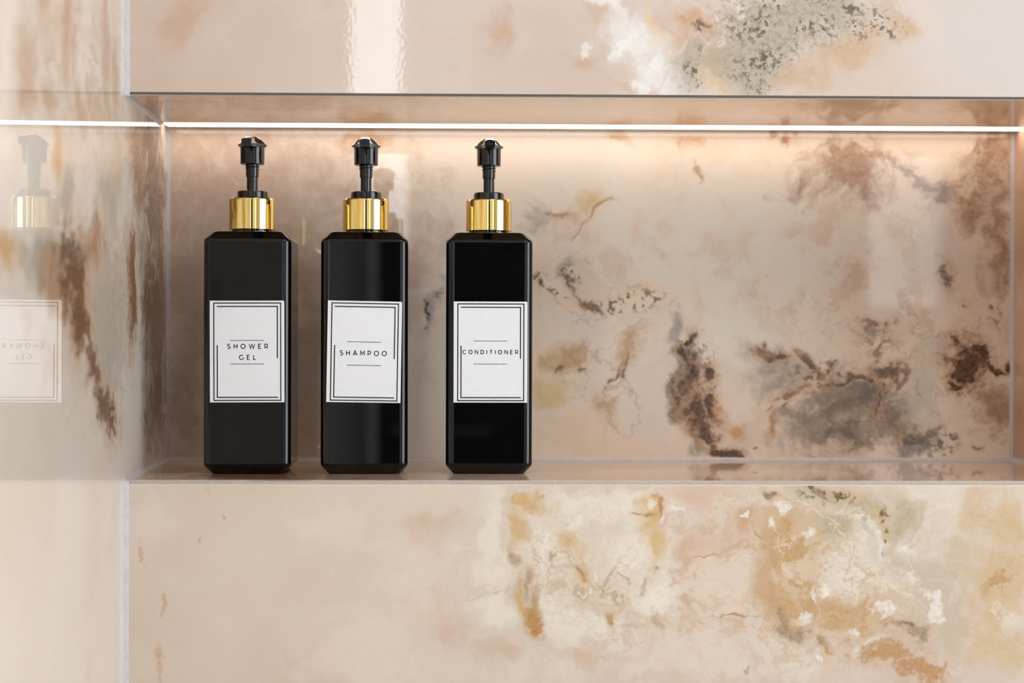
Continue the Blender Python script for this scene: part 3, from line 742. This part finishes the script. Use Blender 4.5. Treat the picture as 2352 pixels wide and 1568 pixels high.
def ring(inset, z, rc=.0069, n=8):
    h = HW - inset
    r = max(rc - inset * .25, .0025)
    pts = []
    for q, (sx, sy) in enumerate(((1, 1), (-1, 1), (-1, -1), (1, -1))):
        for i in range(n + 1):
            a = math.pi / 2 * q + math.pi / 2 * i / n
            pts.append((sx * (h - r) + r * math.cos(a), sy * (h - r) + r * math.sin(a), z))
    return pts


def make_body(parent):
    prof = [(.0075, 0), (.0066, .0002), (.0060, .0007), (.0014, .0056), (.0006, .0066), (.0001, .0078), (0, .0092), (0, .0100),
            (0, .05), (0, .10), (0, .15), (0, .1882), (0, .1890), (.0001, .1904), (.0006, .1916), (.0013, .1924), (.0062, .1973), (.0070, .1979), (.0080, .1982)]
    V, Fc = [], []
    for ins, z in prof:
        V += ring(ins, z)
    n = len(V) // len(prof)
    for k in range(len(prof) - 1):
        for i in range(n):
            j = (i + 1) % n
            Fc.append((k * n + i, k * n + j, (k + 1) * n + j, (k + 1) * n + i))
    Fc += [tuple(range(n)), tuple((len(prof) - 1) * n + i for i in range(n))]
    o = mesh_obj('body', V, Fc, 'black', parent, True)
    sharpen(o, 50)
    wn = o.modifiers.new('wn', 'WEIGHTED_NORMAL'); wn.keep_sharp = True
    lathe('neck', [(.0168, .1980), (.0168, .2025)], 'black', parent)
    return o


def make_pump(parent):
    g = lathe('gold_collar', [(.0170, .2006), (.0188, .2006), (.0192, .2010), (.0192, .2256), (.0190, .2263), (.0184, .2268), (.0115, .2268), (.0115, .2240)], 'gold', parent, 96)
    g['label'] = 'polished gold screw collar'
    # actuator base ring with locking tabs
    r = lathe('lock_ring', [(.0118, .2262), (.0120, .2270), (.0120, .2322), (.0118, .2328), (.0113, .2330), (.0052, .2330), (.0052, .2300)], 'blackpump', parent)
    for k, a in enumerate((8, 82, 98, 172, 262, 278)):
        a = math.radians(a)
        c, s = math.cos(a), math.sin(a)
        def P(rr, t, z):
            return (rr * c - t * s, rr * s + t * c, z)
        prism('rib', [P(.0116, -.0006, .2268), P(.0127, -.0006, .2268), P(.0124, -.0006, .2326), P(.0116, -.0006, .2326)],
              [P(.0116, .0006, .2268), P(.0127, .0006, .2268), P(.0124, .0006, .2326), P(.0116, .0006, .2326)], 'blackpump', r)
    lathe('stem', [(.00455, .2300), (.00455, .2446), (.0046, .2448), (.0052, .2449), (.0053, .2452), (.0053, .2560)], 'blackpump', parent)
    # screw thread on the stem
    V, Fc = [], []
    n, m_, turns = 40, 6, 1.9
    tot = int(n * turns)
    for i in range(tot + 1):
        a = 2 * math.pi * i / n
        z = .2512 + .0022 * i / n
        for j in range(m_):
            b = 2 * math.pi * j / m_
            rr = .0053 + .0007 * math.cos(b)
            V.append((rr * math.cos(a), rr * math.sin(a), z + .0006 * math.sin(b)))
    for i in range(tot):
        for j in range(m_):
            k = (j + 1) % m_
            Fc.append((i * m_ + j, i * m_ + k, (i + 1) * m_ + k, (i + 1) * m_ + j))
    Fc += [tuple(range(m_)), tuple(tot * m_ + j for j in range(m_))]
    mesh_obj('thread', V, Fc, 'blackpump', parent, True)
    # pump head: barrel and hooded spout
    h = lathe('pump_head', [(.0050, .2553), (.0093, .2553), (.0098, .2556), (.0099, .2561), (.0101, .2712)], 'blackpump', parent)
    # spout roof lofted along the outlet direction s (towards -y)
    S = [-.0122, -.0119, -.0110, -.0090, -.0060, -.0025, .001, .005, .009, .013, .018, .024, .032, .0400]
    V, Fc = [], []
    for s in S:
        if s <= .001:
            w = math.sqrt(max(.0122 ** 2 - min(s, 0) ** 2, 1e-8)) if s > -.0122 else .0012
        else:
            t = min((s - .001) / .023, 1)
            t = t * t * (3 - 2 * t)
            w = .0122 + (.0041 - .0122) * t
        u = (s + .0122) / .0522
        top = .2718 + .0062 * math.sin(min(u / .34, 1) * math.pi / 2) - .0052 * max((u - .34) / .66, 0) ** 1.2
        eave = .2716 - .0006 * max((u - .3) / .7, 0)
        bot = .2700 - .0036 * max((u - .25) / .75, 0)
        if s < -.0118:
            top = .2722
        tw = min(.0040, w * .55)
        mw = (tw + w) * .5
        mh = eave + (top - eave) * .62
        if w < .0046:
            mw, mh, eave = w, top - .0008, bot + .002
        sec = [(-w * .93, bot), (-w, eave - .0004), (-w, eave), (-mw, mh), (-tw, top - .0002), (-tw * .8, top), (tw * .8, top), (tw, top - .0002), (mw, mh), (w, eave), (w, eave - .0004), (w * .93, bot)]
        V += [(x, -s, z) for x, z in sec]
    k = 12
    for i in range(len(S) - 1):
        for j in range(k):
            l = (j + 1) % k
            Fc.append((i * k + j, i * k + l, (i + 1) * k + l, (i + 1) * k + j))
    Fc += [tuple(range(k)), tuple((len(S) - 1) * k + j for j in range(k))]
    sp = mesh_obj('spout', V, Fc, 'blackpump', h, True)
    sharpen(sp, 28)
    boxes('outlet', [(-.0024, .0024, -.0402, -.039, .2685, .2709)], 'hole', h)


LS = 60.2 / 170                  # label millimetres per label unit


def make_label(parent, words, tilt, dx, txt, rules):
    """white paper label; words: (text, x0, x1, y0, y1) in label units from its top left corner"""
    lw, lh = 170, 233
    yf = -HW - .00015
    n = 3
    V = []
    for yy in (yf, yf + .0001):
        V += [(x * LS / 1000, yy, z * LS / 1000) for x, z in ((-lw / 2, -lh / 2), (lw / 2, -lh / 2), (lw / 2, lh / 2 - 2), (lw / 2 - 2, lh / 2), (-lw / 2, lh / 2))]
    Fc = [(0, 1, 2, 3, 4), (5, 6, 7, 8, 9)] + [(i, (i + 1) % 5, 5 + (i + 1) % 5, 5 + i) for i in range(5)]
    lab = mesh_obj('label', V, Fc, 'paper', parent)
    lab['label'] = 'white paper label reading ' + txt
    lab.location = (dx, 0, .1001)
    lab.rotation_euler = (0, math.radians(tilt), 0)
    U = lambda x, y: ((x - lw / 2) * LS, (lh / 2 - y) * LS)
    yi = yf - .00006
    a = Ink(); a.ribbon([U(9.4, 5.5), U(161.7, 5.5), U(161.7, 228.5), U(9.4, 228.5)], 2.6 * LS, True)
    a.build('outer_border', 'ink', lab, yi)
    a = Ink(); a.ribbon([U(16, 13.3), U(154, 13.3), U(154, 132)], 2.6 * LS)
    a.build('inner_border', 'ink', lab, yi)
    a = Ink(); a.ribbon([U(17, 102), U(17, 221.5), U(155, 221.5)], 2.6 * LS)
    a.build('inner_border', 'ink', lab, yi)
    for y in rules:
        a = Ink(); a.ribbon([U(46, y), U(123.5, y)], 1.35 * LS)
        a.build('rule', 'greyink', lab, yi)
    for w, x0, x1, y0, y1, sw in words:
        a = Ink()
        p, q = U(x0, y1), U(x1, y0)
        a.text(w, p[0], q[0], p[1], q[1], sw * LS)
        a.build('lettering', 'ink', lab, yi)


SPEC = [
    ('SHOWER GEL', -.1922, .0860, 1.2, -.25, .0004, [('SHOWER', 39.2, 133, 98.6, 110.6, 2.05), ('GEL', 66.4, 105.8, 123.8, 135.9, 2.05)], (91.3, 145.2)),
    ('SHAMPOO', -.0977, .0877, 2.3, .85, .0000, [('SHAMPOO', 29, 137, 113.6, 125.8, 2.0)], (94, 147.8)),
    ('CONDITIONER', .0049, .0910, 1.0, 0, .0010, [('CONDITIONER', 20, 149, 111.3, 121.6, 1.9)], (91, 144.2)),
]
WHERE = {'SHOWER GEL': 'nearest the left wall', 'SHAMPOO': 'in the middle of the three', 'CONDITIONER': 'furthest from the left wall'}
for txt, x, y, yaw, tilt, dx, words, rules in SPEC:
    b = bpy.data.objects.new('pump_bottle', None)
    C.objects.link(b)
    b.location = (x, y, ZS)
    b.rotation_euler = (0, 0, math.radians(yaw))
    b['label'] = 'black square pump bottle labelled ' + txt + ', ' + WHERE[txt]
    b['category'] = 'bottle'
    b['group'] = 'black pump bottles on the niche shelf'
    make_body(b)
    make_pump(b)
    make_label(b, words, tilt, dx, txt, rules)
